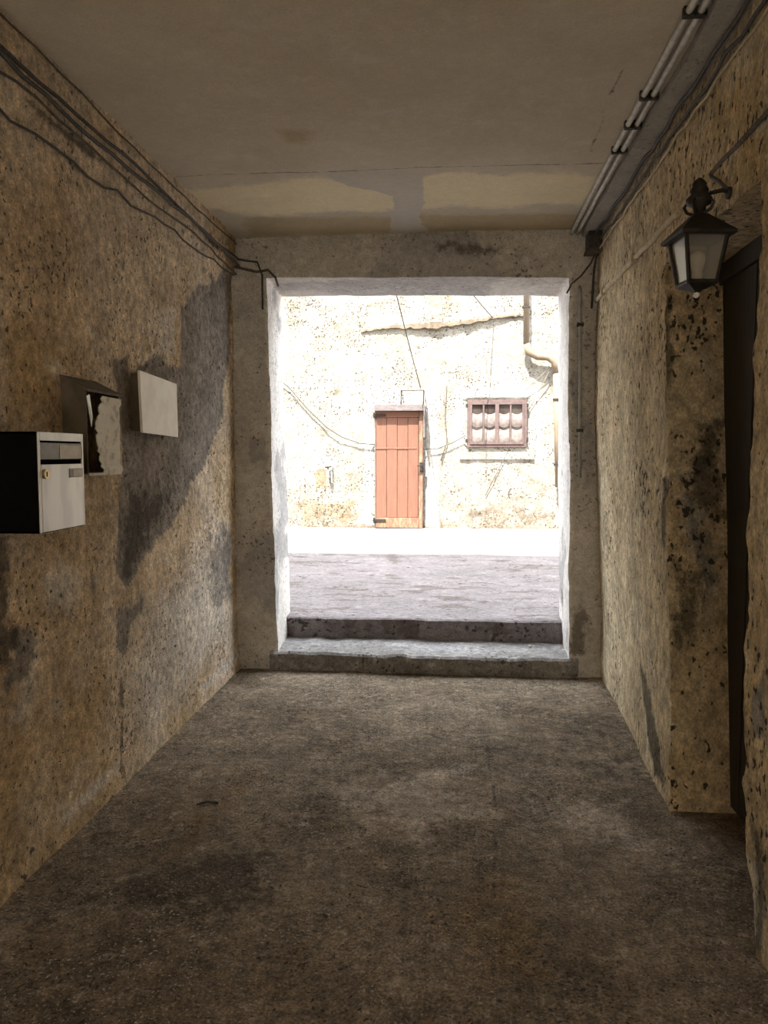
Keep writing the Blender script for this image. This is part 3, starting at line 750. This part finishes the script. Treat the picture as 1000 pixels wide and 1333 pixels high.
# ------------------------------------------------------------------ right: conduits on the ceiling, cables in the corner, conduit on the wall
for i, (xx, lab) in enumerate(((.752, 'pale plastic conduit on the ceiling, the one farther from the wall'), (.790, 'pale plastic conduit on the ceiling, the one closer to the wall'))):
    R = empty('conduit', (xx, 5.2, ZC)); tag(R, lab, 'conduit', 'twin conduits on the ceiling')
    place(MB().tube([(xx + .004 * math.sin(y * 1.3), y, ZC - .018) for y in np.linspace(Y0 + .02, 5.19, 40)], .0125, 10).build('tube', M_pvc, smooth=True), R)
    for (px, py) in ((912, 8), (864, 118), (840, 157), (822, 190)):
        y = at(px, py, 2, ZC)[1]
        place(MB().span((xx - .0185, y - .012, ZC - .034), (xx + .0185, y + .012, ZC + .01), .003).build('clamp', M_iron), R)
G2 = 'cables in the corner of ceiling and buff wall'
ysr = np.linspace(Y0 + .02, 5.12, 70)
for i, (dx, dz, rr, mt, lab) in enumerate(((.030, .028, .009, M_cable, 'thick black cable in the corner under the ceiling over the lantern'),
                                      (.018, .080, .007, M_cable, 'thinner black cable below the thick one over the lantern'),
                                      (.012, .112, .005, M_pvc2, 'pale wire running lowest under the ceiling over the lantern'))):
    rnd = random.Random(20 + i)
    cable([(xr(y, 2.9) - dx + rnd.uniform(-.006, .006), y, ZC - .03 - dz + rnd.uniform(-.010, .010)) for y in ysr], rr, mt, lab, G2)
jb = empty('junction_box', (.93, 5.13, 2.78)); tag(jb, 'dark junction box in the ceiling corner at the end of the conduits', 'box')
place(MB().span((.845, 5.06, 2.80), (.965, 5.21, 2.925), .006).build('body', M_cable), jb)
place(MB().span((.835, 5.05, 2.785), (.965, 5.21, 2.802), .004).build('cover', M_cable2), jb)
cable([(.90, 5.15, 2.79), (.88, 5.180, 2.74), (.82, 5.183, 2.66), (.76, 5.180, 2.61), (.73, 5.185, 2.55)], .006, M_cable2, 'thin wire dropping from the junction box to the opening')
cable([(.91, 5.14, 2.79), (.90, 5.178, 2.70), (.89, 5.18, 2.45)], .008, M_cable, 'black wire hanging straight below the junction box')
rnd = random.Random(5)
W1 = empty('wall_conduit', (.925, 3.0, 2.5)); tag(W1, 'painted conduit running level along the buff wall behind the lantern', 'conduit')
place(MB().tube([(xr(y, 2.5) - .008 + rnd.uniform(-.002, .002), y, 2.50 + rnd.uniform(-.004, .004)) for y in np.linspace(2.95, 5.17, 30)], .015, 10).build('tube', M_pvc2, smooth=True), W1)
place(MB().tube([(xr(y, 2.5) - .006 + rnd.uniform(-.002, .002), y, 2.508 + rnd.uniform(-.005, .005)) for y in np.linspace(Y0 + .02, 2.96, 50)], .008, 8).build('cable', M_cable2, smooth=True), W1)
for y in (3.3, 4.1, 4.9): place(MB().span((.895, y - .009, 2.478), (.935, y + .009, 2.522), .003).build('clip', M_pvc2), W1)

# ------------------------------------------------------------------ wall lantern
LX, LY = .815, 2.73
LN = empty('wall_lantern', (.925, LY, 2.40)); tag(LN, 'black wrought iron lantern with glass sides over the recessed doorway', 'lantern')
rot = math.radians(52)
ZR, ZT, ZBt = 2.265, 2.228, 2.075
rt, rb_ = .098, .066
def ring(r, z): return [np.array((LX + r * math.cos(rot + k * math.pi / 2), LY + r * math.sin(rot + k * math.pi / 2), z)) for k in range(4)]
# roof
rf = MB()
rf.lathe([(.128, ZT - .006), (.130, ZT + .004), (.085, ZT + .036), (.034, ZT + .072), (.014, ZT + .082)], (LX, LY, 0), 4, rot)
place(rf.build('roof', M_iron), LN)
# crown of scrolls and finial
for k in range(4):
    a = rot + k * math.pi / 2; cx, sy = math.cos(a), math.sin(a)
    pts = [(LX + cx * r, LY + sy * r, z) for r, z in ((.012, ZT + .075), (.040, ZT + .088), (.050, ZT + .108), (.038, ZT + .122), (.022, ZT + .112))]
    place(MB().tube(pts, .0055, 6).build('scroll', M_iron), LN)
place(MB().lathe([(.016, ZT + .078), (.020, ZT + .10), (.040, ZT + .110), (.043, ZT + .126), (.026, ZT + .142), (.031, ZT + .154), (.022, ZT + .168), (.024, ZT + .176), (.012, ZT + .190), (.004, ZT + .196)], (LX, LY, 0), 12).build('finial', M_iron, smooth=True), LN)
A_, B_ = ring(rt, ZT), ring(rb_, ZBt)
for k in range(4):
    place(MB().tube([A_[k], B_[k]], .0075, 6).build('corner_bar', M_iron), LN)
    k2 = (k + 1) % 4
    ins = lambda p: np.array((LX, LY, p[2])) + (p - np.array((LX, LY, p[2]))) * .96
    qd = [ins(A_[k]), ins(A_[k2]), ins(B_[k2]), ins(B_[k])]
    nrm = np.cross(qd[1] - qd[0], qd[3] - qd[0]); nrm = nrm / np.linalg.norm(nrm) * .003
    place(MB().prism(qd, nrm).build('pane', M_lampglass), LN)
tb = MB(); bb = MB()
for k in range(4): tb.tube([A_[k], A_[(k + 1) % 4]], .007, 6); bb.tube([B_[k], B_[(k + 1) % 4]], .008, 6)
place(tb.build('top_frame', M_iron), LN); place(bb.build('bottom_frame', M_iron), LN)
place(MB().lathe([(.010, ZBt - .030), (.022, ZBt - .022), (.070, ZBt - .006), (.070, ZBt + .002)], (LX, LY, 0), 4, rot).build('base', M_iron), LN)
place(MB().lathe([(.004, ZBt - .046), (.012, ZBt - .038), (.008, ZBt - .026)], (LX, LY, 0), 10).build('drop', M_white), LN)
place(MB().lathe([(.016, ZBt + .002), (.016, ZBt + .035), (.014, ZBt + .04), (.026, ZBt + .075), (.024, ZBt + .095), (.008, ZBt + .11)], (LX, LY, 0), 14).build('bulb', M_white, smooth=True), LN)
arm = [(LX, LY, ZT + .110), (LX + .04, LY + .015, ZT + .150), (LX + .08, LY + .02, ZT + .160), (.94, LY + .02, ZT + .150)]
place(MB().tube(arm, .007, 8).build('arm', M_iron, smooth=True), LN)
place(MB().tube([(.912, LY + .02, ZT + .150), (.94, LY + .02, ZT + .150)], .020, 14).build('wall_bracket', M_iron), LN)
cable([(.915, LY + .03, ZT + .165), (.915, LY + .10, 2.44), (.914, LY + .20, 2.495)], .006, M_cable, 'short black cable feeding the lantern from the wall conduit')

# ------------------------------------------------------------------ door in the recess
D2 = empty('door_2', (XN, 2.9, 0)); tag(D2, kind='structure')
y0_, y1_ = 2.30, 3.62
npl = 6; wd = (y1_ - y0_ - .14) / npl
for i in range(npl):
    a = y0_ + .07 + i * wd
    place(MB().span((XN + .018 + .003 * (i % 2), a + .003, .03), (XN + .05, a + wd - .003, ZN - .09), .003).build('plank', M_nichedoor), D2)
place(MB().span((XN + .005, y0_, -.01), (XN + .055, y0_ + .07, ZN + .02), .004).build('door_post', M_nichedoor), D2)
place(MB().span((XN + .005, y1_ - .07, -.01), (XN + .055, y1_, ZN + .02), .004).build('door_post', M_nichedoor), D2)
place(MB().span((XN + .005, y0_ + .07, ZN - .088), (XN + .055, y1_ - .07, ZN + .02), .004).build('door_head', M_nichedoor), D2)
place(MB().tube([(XN + .02, 2.62, 1.02), (XN - .035, 2.62, 1.02), (XN - .04, 2.73, 1.015)], .010).span((XN + .010, 2.60, .92), (XN + .02, 2.64, 1.10), .003).build('handle', M_steel), D2)

# thin pipe down the end wall
pa = at(756, 372, 1, YB0 - .03); pb = at(755, 622, 1, YB0 - .03)
TP = empty('thin_pipe', tuple(pb)); tag(TP, 'thin grey pipe running down the end wall right beside the opening', 'pipe')
place(MB().tube([tuple(pa + np.array([0, .03, .0])), tuple(pa + np.array([0, 0, -.03])), tuple(pb)], .011, 8).build('tube', M_thin, smooth=True), TP)
for f_ in (.2, .75):
    c = pa + (pb - pa) * f_
    place(MB().span((c[0] - .02, c[1] - .016, c[2] - .01), (c[0] + .02, YB0 + .005, c[2] + .01), .002).build('clip', M_iron), TP)

# bits of rubble on the floor and on the sill step
rnd = random.Random(12)
PEB = ['small pale pebble on the floor at the foot of the ochre wall', 'pale pebble on the dark damp patch of the floor', 'lone pale pebble in the middle of the passage floor',
       'larger of two pale pebbles in front of the recessed doorway', 'smaller of two pale pebbles in front of the recessed doorway', 'pale pebble on the worn light patch of the floor',
       'pale pebble on the sill step towards the ochre wall', 'pale pebble on the sill step towards the buff wall']
for (px, py, zf, r) in ((213, 981, 0., .007), (349, 1150, 0., .008), (640, 1118, 0., .007), (905, 1118, 0., .007), (880, 1125, 0., .006), (560, 1010, 0., .006), (437, 843, .128, .009), (690, 842, .128, .013)):
    p = at(px, py, 2, zf)
    bm = bmesh.new(); bmesh.ops.create_icosphere(bm, subdivisions=2, radius=r)
    for v in bm.verts: v.co = Vector((v.co.x * 1.3, v.co.y, v.co.z * .65)) * rnd.uniform(.85, 1.12)
    me = bpy.data.meshes.new('pebble'); bm.to_mesh(me); bm.free(); me.materials.append(M_pebble)
    o = link(bpy.data.objects.new('pebble', me)); o.location = (p[0], p[1], zf + r * .45); o.rotation_euler = (0, 0, rnd.uniform(0, 3))
    tag(o, PEB.pop(0), 'pebble', 'loose pebbles')
a = at(256, 1047, 2, .006); b = at(284, 1045, 2, .006)
tag(MB().tube([a, (a + b) / 2 + np.array([0, .01, .004]), b], .005, 6).build('twig', M_cable), 'short dark twig on the floor near the ochre wall', 'twig')
